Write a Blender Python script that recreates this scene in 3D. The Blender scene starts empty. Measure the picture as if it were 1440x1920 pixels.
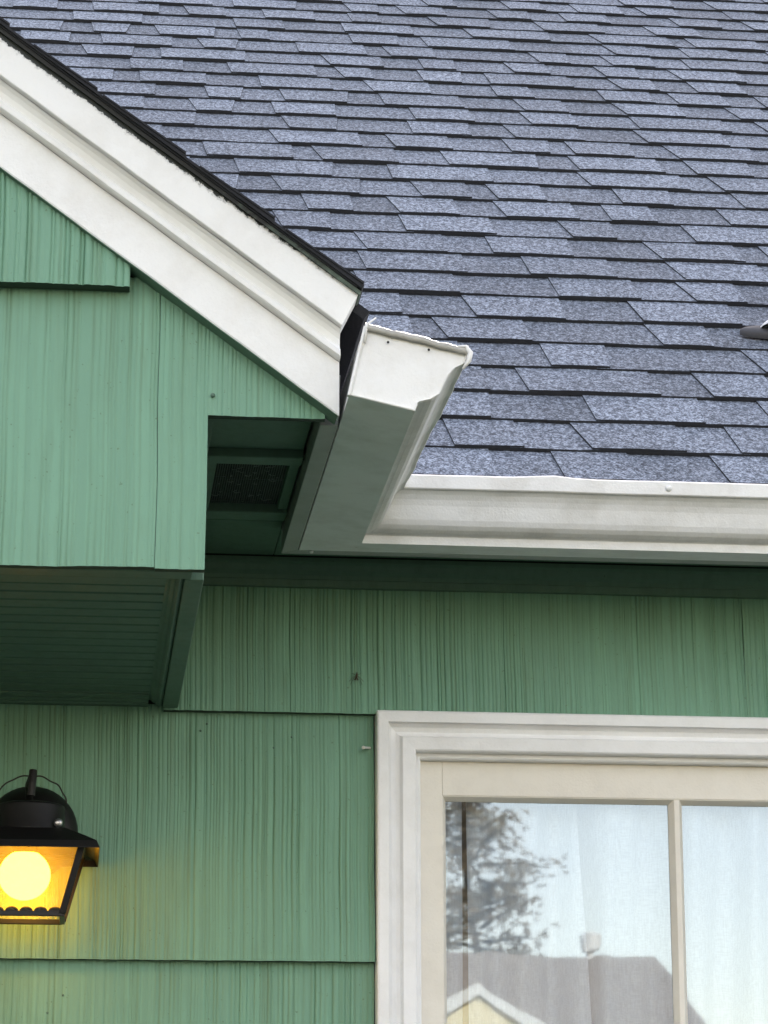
import bpy, bmesh, random
from math import *
from mathutils import Vector, Matrix
import numpy as np

S = bpy.context.scene
# ------------------------------------------------------------------ camera
FOC = 5300.0                                   # focal length in pixels of a 1440 x 1920 frame
YAW, PITCH, ROLL = radians(6.25), radians(15.0), radians(-0.1)
EYE = Vector((0, -4.05, 1.5))
FW = Vector((sin(YAW)*cos(PITCH), cos(YAW)*cos(PITCH), sin(PITCH)))
_r = Vector((cos(YAW), -sin(YAW), 0)); _u = _r.cross(FW)
RT = _r*cos(ROLL) + _u*sin(ROLL); UP = -_r*sin(ROLL) + _u*cos(ROLL)
cd = bpy.data.cameras.new("camera"); cam = bpy.data.objects.new("camera", cd)
S.collection.objects.link(cam); S.camera = cam
cd.sensor_fit = 'VERTICAL'; cd.sensor_height = 24; cd.lens = FOC/1920*24
cd.clip_start = 0.05; cd.clip_end = 3000
cam.matrix_world = Matrix(((RT.x, UP.x, -FW.x, EYE.x), (RT.y, UP.y, -FW.y, EYE.y), (RT.z, UP.z, -FW.z, EYE.z), (0, 0, 0, 1)))

def to_px(p):
    d = Vector(p) - EYE; z = d.dot(FW)
    return 720 + FOC*d.dot(RT)/z, 960 - FOC*d.dot(UP)/z
def on_y(x, y, Y):                             # the point of the plane Y=const seen at a pixel: used once, to survey the house
    d = FW + RT*((x-720)/FOC) - UP*((y-960)/FOC); t = (Y-EYE.y)/d.y
    return EYE + d*t

# ------------------------------------------------------------------ light
SUN_EL, SUN_AZ = radians(31), radians(14)      # sun low behind the house (towards +Y, a little to +X)
w = bpy.data.worlds.new("World"); S.world = w; w.use_nodes = True
nt = w.node_tree; nt.nodes.clear()
sky = nt.nodes.new('ShaderNodeTexSky'); sky.sky_type = 'NISHITA'; sky.sun_disc = False
sky.sun_elevation = SUN_EL; sky.sun_rotation = SUN_AZ; sky.dust_density = .6; sky.air_density = 1.0; sky.ozone_density = 1.0
hsv = nt.nodes.new('ShaderNodeHueSaturation'); hsv.inputs['Saturation'].default_value = 0.72
tint = nt.nodes.new('ShaderNodeMix'); tint.data_type = 'RGBA'; tint.blend_type = 'MULTIPLY'
tint.inputs[0].default_value = 1.0; tint.inputs[7].default_value = (1.20, 1.0, 0.85, 1)
bg = nt.nodes.new('ShaderNodeBackground'); bg.inputs[1].default_value = 0.15
wo = nt.nodes.new('ShaderNodeOutputWorld')
nt.links.new(sky.outputs[0], hsv.inputs['Color']); nt.links.new(hsv.outputs[0], tint.inputs[6])
nt.links.new(tint.outputs[2], bg.inputs[0]); nt.links.new(bg.outputs[0], wo.inputs[0])
sl = bpy.data.lights.new("sun", 'SUN'); sl.energy = 2.4; sl.angle = radians(0.5); sl.color = (1, .93, .82)
sun = bpy.data.objects.new("sun", sl); S.collection.objects.link(sun)
sd = Vector((sin(SUN_AZ)*cos(SUN_EL), cos(SUN_AZ)*cos(SUN_EL), sin(SUN_EL)))
sun.rotation_euler = sd.to_track_quat('Z', 'Y').to_euler(); sun.location = (0, 10, 12)
S.view_settings.view_transform = 'Standard'; S.view_settings.look = 'None'
S.view_settings.gamma = 1; S.view_settings.use_curve_mapping = False
S.view_settings.exposure = 2.3
S.render.engine = 'CYCLES'

# ------------------------------------------------------------------ materials
class NT:
    def __init__(s, name):
        s.m = bpy.data.materials.new(name); s.m.use_nodes = True
        s.t = s.m.node_tree; s.n = s.t.nodes; s.l = s.t.links
        s.b = s.n['Principled BSDF']; s.out = s.n['Material Output']
        s.co = s.n.new('ShaderNodeNewGeometry')
    def N(s, kind, **kw):
        x = s.n.new(kind)
        for k, v in kw.items(): setattr(x, k, v)
        return x
    def map(s, scale):
        m = s.N('ShaderNodeMapping'); m.inputs['Scale'].default_value = scale
        s.l.new(s.co.outputs['Position'], m.inputs[0]); return m.outputs[0]
    def noise(s, scale, detail=3, rough=.55, vec=(1, 1, 1)):
        x = s.N('ShaderNodeTexNoise'); x.inputs['Scale'].default_value = scale
        x.inputs['Detail'].default_value = detail; x.inputs['Roughness'].default_value = rough
        s.l.new(s.map(vec), x.inputs['Vector']); return x.outputs[0]
    def ramp(s, inp, stops):
        r = s.N('ShaderNodeValToRGB'); e = r.color_ramp.elements
        while len(e) < len(stops): e.new(.5)
        for q, (p, c) in zip(e, stops):
            q.position = p; q.color = (c, c, c, 1) if isinstance(c, (int, float)) else (*c, 1)
        s.l.new(inp, r.inputs[0]); return r.outputs[0]
    def mix(s, fac, a, b, mode='MIX'):
        x = s.N('ShaderNodeMix', data_type='RGBA', blend_type=mode)
        for i, v in ((0, fac), (6, a), (7, b)):
            if isinstance(v, (int, float)): x.inputs[i].default_value = v if i == 0 else (v, v, v, 1)
            elif isinstance(v, tuple): x.inputs[i].default_value = (*v, 1)
            else: s.l.new(v, x.inputs[i])
        return x.outputs[2]
    def math(s, op, a, b=0.0):
        x = s.N('ShaderNodeMath', operation=op)
        for i, v in ((0, a), (1, b)):
            if isinstance(v, (int, float)): x.inputs[i].default_value = v
            else: s.l.new(v, x.inputs[i])
        return x.outputs[0]
    def attr(s, name):
        a = s.N('ShaderNodeAttribute'); a.attribute_name = name; return a.outputs['Fac']
    def base(s, c):
        if isinstance(c, tuple): s.b.inputs['Base Color'].default_value = (*c, 1)
        else: s.l.new(c, s.b.inputs['Base Color'])
    def rough(s, r):
        if isinstance(r, (int, float)): s.b.inputs['Roughness'].default_value = r
        else: s.l.new(r, s.b.inputs['Roughness'])
    def bump(s, h, dist, strength=1.0):
        b = s.N('ShaderNodeBump'); b.inputs['Distance'].default_value = dist; b.inputs['Strength'].default_value = strength
        s.l.new(h, b.inputs['Height']); s.l.new(b.outputs[0], s.b.inputs['Normal'])
    def spec(s, v): s.b.inputs['Specular IOR Level'].default_value = v

def simple0(name, col):
    k = NT(name); k.base(col); k.rough(.85); return k.m
def green_paint(name, col, dark, groove=True, shade_grime=.5):
    k = NT(name)
    n1 = k.noise(9, 4, .6, (1, 1, .35)); n2 = k.noise(420, 2, .6, (1, 1, .25)); n3 = k.noise(60, 3, .6, (1, 1, .08))
    c = k.mix(k.ramp(n1, ((.35, 0), (.7, 1))), tuple(v*.93 for v in col), tuple(v*1.05 for v in col))
    c = k.mix(k.math('MULTIPLY', k.ramp(n3, ((.45, 0), (.75, 1))), .28), c, dark)
    if groove:
        g = k.attr('groove')
        c = k.mix(k.math('MULTIPLY', g, shade_grime), c, dark)
        st = k.attr('tone'); c = k.mix(st, c, tuple(v*.88 for v in col))
    sp = k.ramp(k.noise(210, 2, .5), ((.71, 0), (.76, .55)))
    c = k.mix(sp, c, dark)
    k.base(c); k.rough(k.ramp(n1, ((.3, .5), (.7, .66)))); k.spec(.35)
    k.bump(k.math('ADD', n2, k.math('MULTIPLY', k.noise(900, 2), .6)), .0006, .7)
    return k.m
GREEN = green_paint('painted_siding_green', (.184, .360, .250), (.080, .115, .05), True, .5)
GREEN_SHADED = green_paint('shade_darkened_green', (.10, .18, .13), (.04, .07, .04), False)  # copy of the green with the eave shade put into its colour

BUTT = simple0('dark_shingle_butt', (.035, .06, .038))  # darker green for the undersides of the siding courses
def white_paint(name, col, dirt, amt=.5, edge=False, shade_grime=False, dent=0, rough=.5, streak=(1, 1, 1)):
    k = NT(name)
    n1 = k.noise(16, 5, .65, streak); n2 = k.noise(300, 2, .6, streak); n3 = k.noise(70, 4, .7)
    c = k.mix(k.math('MULTIPLY', k.ramp(n1, ((.45, 0), (.8, 1))), amt), col, dirt)
    c = k.mix(k.ramp(n3, ((.70, 0), (.80, .35*amt))), c, tuple(v*.35 for v in dirt))
    if edge:
        e = k.attr('edge')
        f = k.math('MULTIPLY_ADD', k.noise(130, 4, .7), 1.0); f.node.inputs[2].default_value = -.05
        f = k.math('ADD', e, f)
        c = k.mix(k.ramp(f, ((.78, 0), (.95, .35), (1.08, 1))), c, (.035, .04, .035))
    if shade_grime:
        g = k.math('MULTIPLY', k.attr('shade_grime'), k.ramp(k.noise(25, 5, .7, (1, 1, 1)), ((.3, .45), (.7, 1))))
        c = k.mix(g, c, (.20, .18, .14))  # brown crease shade mixed into the gutter enamel
    k.base(c); k.rough(rough); k.spec(.4)
    hh = k.math('ADD', n2, k.noise(40, 3, .6, streak))
    if dent: hh = k.math('ADD', hh, k.math('MULTIPLY', k.noise(13, 2, .5), dent))
    k.bump(hh, .0007, .6)
    return k.m
WHITE = white_paint('white_trim_paint', (.80, .80, .775), (.55, .53, .47), .45, streak=(.3, 1, .3))
RAKE = white_paint('white_rake_paint', (.80, .80, .78), (.55, .52, .46), .4, edge=True)
CASING = white_paint('casing_paint', (.86, .86, .86), (.62, .60, .56), .35)
SASH = white_paint('cream_sash_paint', (.76, .72, .64), (.55, .50, .42), .35)
GUTTER = white_paint('gutter_enamel', (.80, .80, .785), (.42, .40, .34), .45, rough=.38, shade_grime=True, dent=5)
GUTTER_CAP = white_paint('gutter_cap_enamel', (.78, .78, .76), (.55, .52, .45), .45, rough=.4, dent=14)
GBOTTOM = white_paint('gutter_underside_enamel', (.42, .45, .42), (.22, .23, .2), .5, rough=.5)

def simple(name, col, rough=.5, metal=0, bump=0, var=.15, scale=40):
    k = NT(name); n = k.noise(scale, 4, .6)
    k.base(k.mix(k.ramp(n, ((.3, 0), (.7, 1))), tuple(v*(1-var) for v in col), tuple(min(1, v*(1+var)) for v in col)))
    k.rough(rough); k.b.inputs['Metallic'].default_value = metal
    if bump: k.bump(k.noise(scale*8, 3, .6), bump, .7)
    return k.m
DARKWOOD = simple('weathered_black_wood', (.012, .013, .012), .8, bump=.001)
SHEATH = simple('dark_sheathing', (.02, .025, .022), .8)
BLACKMETAL = simple('black_lantern_metal', (.0065, .0055, .006), .5, .2, .0004, .3, 90)
STEEL = simple('silver_screw_steel', (.6, .58, .6), .3, .9)
RUBBER = simple('grey_rubber_boot', (.05, .05, .055), .7, bump=.0005)
PVC = simple('white_pipe', (.8, .8, .78), .4)
WIRE = simple('dusty_vent_wire', (.09, .11, .105), .5, .3)
ROOM = simple('dim_room_paint', (.30, .27, .22), .8)
INSECT = simple('brown_insect', (.05, .035, .02), .6)

def granules(name, c0, c1, c2):
    k = NT(name)
    v = k.N('ShaderNodeTexVoronoi'); v.inputs['Scale'].default_value = 420; k.l.new(k.map((1, 1, 1)), v.inputs['Vector'])
    gr = k.N('ShaderNodeSeparateColor'); k.l.new(v.outputs['Color'], gr.inputs[0])
    blot = k.noise(135, 3, .7, (1, .55, .55))
    f = k.math('ADD', k.math('MULTIPLY', gr.outputs[0], .34), k.math('MULTIPLY', blot, .86))
    c = k.ramp(f, ((.36, c0), (.57, c1), (.80, c2)))
    t = k.attr('tone')
    c = k.mix(1.0, c, k.ramp(t, ((0, .74), (1, 1.28))), 'MULTIPLY')
    big = k.noise(5, 3, .6); c = k.mix(1.0, c, k.ramp(big, ((.3, .88), (.7, 1.1))), 'MULTIPLY')
    k.base(c); k.rough(.85); k.spec(.25)
    k.bump(k.math('ADD', gr.outputs[1], k.noise(260, 3)), .0011, .8)
    return k.m
SHINGLE = granules('asphalt_granules', (.042, .049, .062), (.108, .125, .156), (.33, .37, .44))
SHEDGE = simple('asphalt_cut_edge', (.016, .017, .021), .9, bump=.001)

# ------------------------------------------------------------------ builders
def tag(o, label=None, cat=None, group=None, kind=None):
    if label: o['label'] = label
    if cat: o['category'] = cat
    if group: o['group'] = group
    if kind: o['kind'] = kind
    return o
def thing(name, loc, label, cat, group=None):
    o = bpy.data.objects.new(name, None); S.collection.objects.link(o); o.location = loc; o.empty_display_size = .1
    o['wx'] = 0
    del o['wx']
    return tag(o, label, cat, group)
def wl(o):
    v = Vector((0, 0, 0))
    while o: v += Vector(o.location); o = o.parent
    return v
def mesh(name, vs, fs, mat, parent=None, fmat=None, smooth=False, attrs=None, bevel=0, recenter=True):
    """vs in world coordinates; the object's origin goes to the middle of its base"""
    vs = [Vector(v) for v in vs]
    org = Vector((0, 0, 0))
    if recenter and vs:
        org = Vector((sum(v.x for v in vs)/len(vs), sum(v.y for v in vs)/len(vs), min(v.z for v in vs)))
    me = bpy.data.meshes.new(name); me.from_pydata([v-org for v in vs], [], fs)
    for m in (mat if isinstance(mat, (list, tuple)) else [mat]): me.materials.append(m)
    if fmat: me.polygons.foreach_set('material_index', fmat)
    if smooth: me.polygons.foreach_set('use_smooth', [True]*len(fs))
    if attrs:
        for a, vals in attrs.items():
            at = me.attributes.new(a, 'FLOAT', 'POINT'); at.data.foreach_set('value', vals)
    me.update()
    o = bpy.data.objects.new(name, me); S.collection.objects.link(o)
    if parent is not None:
        o.parent = parent; o.location = org - wl(parent)
    else: o.location = org
    if bevel:
        b = o.modifiers.new('bevel', 'BEVEL'); b.width = bevel; b.segments = 2; b.limit_method = 'ANGLE'
    return o
QF = [(0, 1, 2, 3), (7, 6, 5, 4), (0, 4, 5, 1), (1, 5, 6, 2), (2, 6, 7, 3), (3, 7, 4, 0)]
def boxv(x0, x1, y0, y1, z0, z1):
    return [(x0, y0, z0), (x0, y1, z0), (x1, y1, z0), (x1, y0, z0), (x0, y0, z1), (x0, y1, z1), (x1, y1, z1), (x1, y0, z1)]
def box(name, x0, x1, y0, y1, z0, z1, mat, parent=None, bevel=.0015):
    return mesh(name, boxv(x0, x1, y0, y1, z0, z1), QF, mat, parent, bevel=bevel)
class MB:
    def __init__(s): s.v = []; s.f = []; s.m = []; s.t = []
    def add(s, vs, fs, mi=0, tone=0.5):
        b = len(s.v); s.v += [tuple(v) for v in vs]; s.t += [tone]*len(vs)
        s.f += [tuple(i+b for i in f) for f in fs]
        s.m += mi if isinstance(mi, list) else [mi]*len(fs)
    def box(s, *a, mi=0): s.add(boxv(*a), QF, mi)
    def tube(s, pts, r, n=8, mi=0, cap=True):
        pts = [Vector(p) for p in pts]; rings = []
        for i, p in enumerate(pts):
            d = (pts[min(i+1, len(pts)-1)] - pts[max(i-1, 0)]).normalized()
            a = d.orthogonal().normalized() if i == 0 else (rings_a - d*rings_a.dot(d)).normalized()
            rings_a = a; b = d.cross(a); rr = r[i] if isinstance(r, (list, tuple)) else r
            rings.append([p + (a*cos(2*pi*k/n) + b*sin(2*pi*k/n))*rr for k in range(n)])
        vs = [v for q in rings for v in q]
        fs = [(i*n+k, i*n+(k+1) % n, (i+1)*n+(k+1) % n, (i+1)*n+k) for i in range(len(pts)-1) for k in range(n)]
        if cap: fs += [tuple(range(n))[::-1], tuple((len(pts)-1)*n+k for k in range(n))]
        s.add(vs, fs, mi)
    def lathe(s, c, prof, n=32, mi=0):       # prof: (radius, dz)
        c = Vector(c)
        vs = [c + Vector((r*cos(2*pi*k/n), r*sin(2*pi*k/n), z)) for r, z in prof for k in range(n)]
        fs = [(i*n+k, i*n+(k+1) % n, (i+1)*n+(k+1) % n, (i+1)*n+k) for i in range(len(prof)-1) for k in range(n)]
        s.add(vs, fs, mi)
    def obj(s, name, mat, parent=None, smooth=False, bevel=0, tone=False):
        return mesh(name, s.v, s.f, mat, parent, s.m, smooth, {'tone': s.t} if tone else None, bevel)

# ------------------------------------------------------------------ ground, far setting
rng = random.Random(4)
lawn = NT('lawn'); n = lawn.noise(3, 6, .7)
lawn.base(lawn.ramp(n, ((.3, (.025, .038, .015)), (.7, (.055, .07, .03))))); lawn.rough(.9)
tag(mesh('ground', [(-600, -700, -.02), (600, -700, -.02), (600, 700, -.02), (-600, 700, -.02)], [(0, 1, 2, 3)], lawn.m), kind='structure')
conc = simple('old_asphalt', (.055, .055, .053), .85, bump=.002, var=.12, scale=6)
tag(mesh('path', boxv(-4.5, 4.5, -5.5, -.9, -.10, .01), QF, conc), kind='structure')
asph = simple('street_asphalt', (.055, .055, .055), .9, var=.2, scale=8)
tag(mesh('street', boxv(-200, 200, -20, -12, -.10, .0), QF, asph), kind='structure')

# ------------------------------------------------------------------ the house
HOUSE = thing('house', (0.3, 0, 0), 'green shingle-sided house with white trim and blue grey asphalt roof', 'house')
def part(name, *a, **k): return mesh(name, *a, parent=HOUSE, **k)

ZC = (2.2803, 1.9224, 1.5645, 1.2066, .8487, .4908, .1329)      # butts of the siding courses
Z_FRIEZE = 2.4690
YF = -.8666                                                      # front face of the porch gable
XG = .1400                                                       # its right-hand corner
WX0, WX1, WZ1, WZ0 = .4285, 1.640, 2.2842, 1.02                  # window casing, outer edges

# walls (sheathing behind the shingles)
m = MB()
m.box(-5.2, WX0+.012, .0, .10, 0, 2.62); m.box(WX1-.012, 4.6, .0, .10, 0, 2.62)
m.box(WX0+.012, WX1-.012, .0, .10, WZ1-.012, 2.62); m.box(WX0+.012, WX1-.012, .0, .10, 0, WZ0+.012)
m.box(-5.2, -5.1, .1, 8, 0, 2.62); m.box(4.5, 4.6, .1, 8, 0, 2.62); m.box(-5.2, 4.6, 8, 8.1, 0, 2.62)
WALL = m.obj('main_wall', SHEATH, HOUSE)

def striation(x0, x1, seed, gap, depth):
    """relief of combed shingles: returns xs, outward offset, groove mask"""
    r = random.Random(seed); step = .0013
    n = max(8, int((x1-x0)/step)); xs = np.linspace(x0, x1, n+1); g = np.zeros(n+1); q = np.zeros(n+1); tn = np.zeros(n+1)
    x = x0
    while x < x1:
        wd = r.choice((.0025, .0032, .0038, .0045, .0052, .0062, .0075))*gap*r.uniform(.8, 1.3)
        a = r.uniform(-1, 1)*depth*.55; b = a + r.uniform(-1, 1)*depth*.8; t = r.random()**2
        sel = (xs >= x) & (xs < x+wd); f = (xs[sel]-x)/wd
        g[sel] += a + (b-a)*f + depth*.35*np.sin(pi*f); tn[sel] = t
        if r.random() < .8:
            c = x+wd; dw = r.uniform(.0008, .0017); dd = depth*r.uniform(.35, 1.15)
            k = np.exp(-((xs-c)/dw)**2); g -= dd*k; q += k*min(1, dd/depth*.8)
        x += wd
    return xs, g, np.clip(q, 0, 1), tn
def shingle_sheet(name, x0, x1, zb, zt, yb, yt, thick, parent, seed, gap=1, depth=.0013, nz=8):
    """one wide combed siding shingle; zb, zt may be functions of x; yb/yt = outer face at butt / top"""
    zbf = zb if callable(zb) else (lambda x: zb); ztf = zt if callable(zt) else (lambda x: zt)
    xs, g, q, tn = striation(x0, x1, seed, gap, depth); r = np.random.RandomState(seed)
    n = len(xs); ph = r.uniform(0, 6, 3); zr0 = min(zbf(x) for x in xs); zr1 = max(ztf(x) for x in xs)
    vs = []; gr = []; to = []
    fade = .75 + .25*np.sin(xs*40+ph[2])
    for j in range(nz+1):
        for i, x in enumerate(xs):
            a = zbf(x); b = max(a+.0005, ztf(x)); z = min(b, max(a, zr0+(zr1-zr0)*j/nz))
            if z == a: z += .0002*sin(x*90+ph[0]) + .0001*sin(x*340+ph[1])
            f = (z-zr0)/(zr1-zr0); am = 1+.35*sin(z*17+x*11+ph[0])
            vs.append((x + .0006*sin(z*31+ph[1]), yb + (yt-yb)*f - g[i]*am - .0012*sin(x*13+ph[2]), z))
            gr.append(float(q[i]*am*fade[i])); to.append(float(tn[i]))
    fs = [(j*n+i, j*n+i+1, (j+1)*n+i+1, (j+1)*n+i) for j in range(nz) for i in range(n-1)]
    B = len(vs); nf = len(fs)
    for i, x in enumerate(xs): vs.append((x, yb+thick, zbf(x)+.0005)); gr.append(1.0); to.append(.5)     # butt underside
    fs += [(i+1, i, B+i, B+i+1) for i in range(n-1)]
    for e in (0, n-1):                                                                              # side edges
        C = len(vs)
        for j in range(nz+1): vs.append((xs[e], yb+thick, vs[j*n+e][2])); gr.append(.6); to.append(.5)
        for j in range(nz): fs.append((j*n+e, (j+1)*n+e, C+j+1, C+j) if e == 0 else ((j+1)*n+e, j*n+e, C+j, C+j+1))
    return mesh(name, vs, fs, [GREEN, BUTT], parent, [0]*nf+[1]*(n-1)+[0]*(len(fs)-nf-n+1), attrs={'groove': gr, 'tone': to})

def course(z0, z1, spans, seed, parent=WALL, **kw):
    r = random.Random(seed)
    for a, b in spans:
        x = a
        while x < b-.02:
            wdt = r.uniform(.62, 1.15); e = b if x+wdt > b-.15 else x+wdt
            shingle_sheet('siding_shingle', x+.0004, e-.0004, z0+r.uniform(-.0005, .0005), z1, -.027+r.uniform(-.001, .001), -.008, .019, parent, r.randint(0, 99999), **kw)
            x = e
course(ZC[0], 2.4995, [(.120, 2.0)], 11, gap=1.0, depth=.0008)
course(ZC[1], ZC[0]+.012, [(-.62, WX0-.0015)], 26, gap=1.0, depth=.0008)
course(ZC[2], ZC[1]+.012, [(-.62, WX0-.0015)], 37, gap=1.05, depth=.0008)
for i in range(3, 7): course(ZC[i], ZC[i-1]+.012, [(-.62, WX0-.0015)], 50+i, nz=3)
for i in range(3, 7):
    course(ZC[i], ZC[i-1]+.012, [(.42, 2.0)] if ZC[i-1] < WZ0 else [], 70+i, nz=3)
# little nail beside the window casing
p = on_y(688, 1401, -.024)
m = MB(); m.tube([p+Vector((-.0055, -.004, -.0012)), p+Vector((.0055, .012, .001))], .0019, 8); m.tube([p+Vector((-.0062, -.0045, -.0014)), p+Vector((-.0052, -.0035, -.0012))], .0026, 8)
m.obj('nail', PVC, WALL)

NAIL_POS = ((388, 1357), (376, 1370), (513, 1402), (547, 1382), (455, 1490), (512, 1499), (246, 1522), (118, 1866), (89, 1899))
# frieze moulding under the main eave
def sweep_x(name, prof, x0, x1, mat, parent, smooth=False, seg=1):
    vs = []; n = len(prof)
    for i in range(seg+1):
        x = x0+(x1-x0)*i/seg
        vs += [(x, y, z) for y, z in prof]
    fs = [(i*n+k, (i+1)*n+k, (i+1)*n+(k+1) % n, i*n+(k+1) % n) for i in range(seg) for k in range(n)] + [tuple(range(n))[::-1], tuple(seg*n+k for k in range(n))]
    fs = [tuple(reversed(f)) for f in fs]
    return mesh(name, vs, fs, mat, parent, smooth=smooth)
sweep_x('frieze_moulding', [(-.002, Z_FRIEZE), (-.0225, Z_FRIEZE), (-.0235, Z_FRIEZE+.010), (-.0265, Z_FRIEZE+.0105), (-.0275, Z_FRIEZE+.016), (-.034, Z_FRIEZE+.022), (-.037, Z_FRIEZE+.030), (-.044, Z_FRIEZE+.0325), (-.044, Z_FRIEZE+.0388), (-.002, Z_FRIEZE+.0388)], XG+.003, 2.6, GREEN_SHADED, WALL)

# ---- soffit of the eaves
ZS = 2.5085
SOF = mesh('eave_soffit', boxv(XG, .274, -.60, -.595, ZS, ZS+.01), QF, GREEN_SHADED, HOUSE)
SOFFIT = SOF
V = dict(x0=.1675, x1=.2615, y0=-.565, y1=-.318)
box('soffit_board', XG+.001, .2752, -.846, -.6005, ZS, ZS+.012, GREEN_SHADED, SOF)
box('soffit_board', XG+.001, .2752, -.243, -.050, ZS, ZS+.012, GREEN_SHADED, SOF)
box('soffit_board', .2756, 2.6, -.2055, -.050, ZS, ZS+.012, GREEN_SHADED, SOF)
box('vent_frame_bar', XG+.004, .2752, -.600, V['y0'], ZS-.011, ZS+.008, GREEN_SHADED, SOF)
box('vent_frame_bar', XG+.004, .2752, V['y1'], -.276, ZS-.008, ZS+.008, GREEN_SHADED, SOF)
box('vent_frame_bar', XG+.004, V['x0'], V['y0']+.001, V['y1']-.001, ZS-.005, ZS+.010, GREEN_SHADED, SOF)
box('vent_frame_bar', V['x1'], .2752, V['y0']+.001, V['y1']-.001, ZS-.003, ZS+.010, GREEN_SHADED, SOF)
m = MB(); z = ZS+.004
nx = 30; ny = 46
for i in range(nx+1):
    x = V['x0']+.0008+(V['x1']-V['x0']-.0016)*i/nx; m.box(x-.00035, x+.00035, V['y0'], V['y1'], z, z+.0006)
for j in range(ny+1):
    y = V['y0']+.0008+(V['y1']-V['y0']-.0016)*j/ny; m.box(V['x0'], V['x1'], y-.00035, y+.00035, z+.0007, z+.0013)
m.obj('vent_screen', WIRE, SOF)
rr = random.Random(3); m = MB()
for i in range(46):                                                      # lint caught in the wire
    x = rr.uniform(V['x0']+.008, V['x1']-.006); y = rr.uniform(V['y0']+.02, V['y1']-.02)
    a = rr.uniform(0, 6); l = rr.uniform(.0015, .006)
    m.tube([(x, y, z-.0006), (x+cos(a)*l, y+sin(a)*l, z-.0012), (x+cos(a+.8)*l*1.8, y+sin(a+.8)*l*1.6, z-.0006)], .00045, 4)
tag(m.obj('lint', simple('grey_lint', (.25, .28, .27), .9), SOF), kind='stuff')
m = MB(); m.box(XG+.003, .2752, -.62, -.25, ZS+.11, ZS+.12); m.box(XG-.004, XG+.003, -.62, -.25, ZS+.012, ZS+.12)
m.box(.2735, .2752, -.62, -.25, ZS+.012, ZS+.11); m.box(XG, .2752, -.63, -.62, ZS+.012, ZS+.12); m.box(XG, .2752, -.25, -.24, ZS+.012, ZS+.12)
m.obj('attic_cavity', DARKWOOD, SOF)
box('wall_trim_strip', XG+.0005, XG+.013, -.84, -.602, ZS-.012, ZS-.0005, GREEN_SHADED, SOF)

# ---- fascia and gutters
ZB = 2.4716
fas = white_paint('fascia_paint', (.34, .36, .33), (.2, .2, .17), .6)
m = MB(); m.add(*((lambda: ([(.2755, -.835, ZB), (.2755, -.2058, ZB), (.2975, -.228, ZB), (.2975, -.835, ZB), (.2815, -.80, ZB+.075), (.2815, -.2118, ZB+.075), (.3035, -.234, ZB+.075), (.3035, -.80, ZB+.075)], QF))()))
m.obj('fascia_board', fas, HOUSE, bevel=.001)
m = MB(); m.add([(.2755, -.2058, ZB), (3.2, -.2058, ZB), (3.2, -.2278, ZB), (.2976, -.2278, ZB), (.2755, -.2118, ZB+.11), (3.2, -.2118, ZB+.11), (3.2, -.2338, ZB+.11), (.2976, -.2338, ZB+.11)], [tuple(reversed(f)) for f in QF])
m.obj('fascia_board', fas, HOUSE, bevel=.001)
# K-style profile in (u out, v up) for a trough 1 unit = metre, bottom .076 wide
KP = [(.0, .086), (.0, .0), (.076, .0), (.0765, .0110), (.0790, .0130), (.085, .0145), (.0915, .0185), (.0965, .0240), (.0995, .031), (.1015, .040), (.1035, .050), (.1065, .058), (.1105, .0645), (.1150, .0690), (.1195, .0705), (.1205, .0720), (.1205, .0885), (.116, .0905), (.108, .0895), (.107, .084)]
GUT = thing('tmp', (0, 0, 0), None, None); bpy.data.objects.remove(GUT)
def sec_front(u, v):                                                    # section at the end cap, rolled outwards by 12.5 degrees
    r = radians(12.5); c = Vector((.2996, -.952, 2.4735))
    u *= 1.02; v *= .985
    return c + Vector((u*cos(r)+v*sin(r), 0, -u*sin(r)+v*cos(r)))
def sec_mitre(u, v):
    r = radians(5); uu = u*cos(r)+v*sin(r); vv = -u*sin(r)+v*cos(r)
    return Vector((.2992+uu*1.06, -.2295-uu*.97, 2.4718+vv))
def sec_right(u, v, x):
    p = sec_mitre(u, v); return Vector((x, p.y, p.z-.0005*(x-.38)))
def loft(name, secs, mat, parent, fm=None, shade_grime=None, closed=False, thick=.0011, smooth=False):
    n = len(secs[0]); vs = [p for s_ in secs for p in s_]
    fs = [(i*n+k, i*n+k+1, (i+1)*n+k+1, (i+1)*n+k) for i in range(len(secs)-1) for k in range(n-1)]
    fmat = [fm[k] for i in range(len(secs)-1) for k in range(n-1)] if fm else None
    o = mesh(name, vs, fs, mat, parent, fmat, smooth, {'shade_grime': shade_grime*len(secs)} if shade_grime else None)
    s = o.modifiers.new('sheet', 'SOLIDIFY'); s.thickness = thick; s.offset = 0
    return o
def refine(kp):                                                          # densify the curve of the K profile
    out = []
    for a, b in zip(kp, kp[1:]):
        out.append(a)
        if hypot(a[0]-b[0], a[1]-b[1]) > .02: out += [((a[0]*(1-t)+b[0]*t), (a[1]*(1-t)+b[1]*t)) for t in (.02, .98)]
    return out+[kp[-1]]
KPR = refine(KP)
def soft(x, seed=0): return sin(x*7.1+seed)*.4+sin(x*17.3+seed*2.1)*.3+sin(x*41+seed*3.3)*.2
CREASE_SHADE = [{.0790: .2, .085: .38, .0915: .3, .0965: .1, .1150: .1, .1195: .6, .1205: 0}.get(u, 0.0) if v < .0715 else 0.0 for u, v in KPR]  # painted shade under the lip and in the hollow above the flange
secs = []
NS = 44
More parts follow.
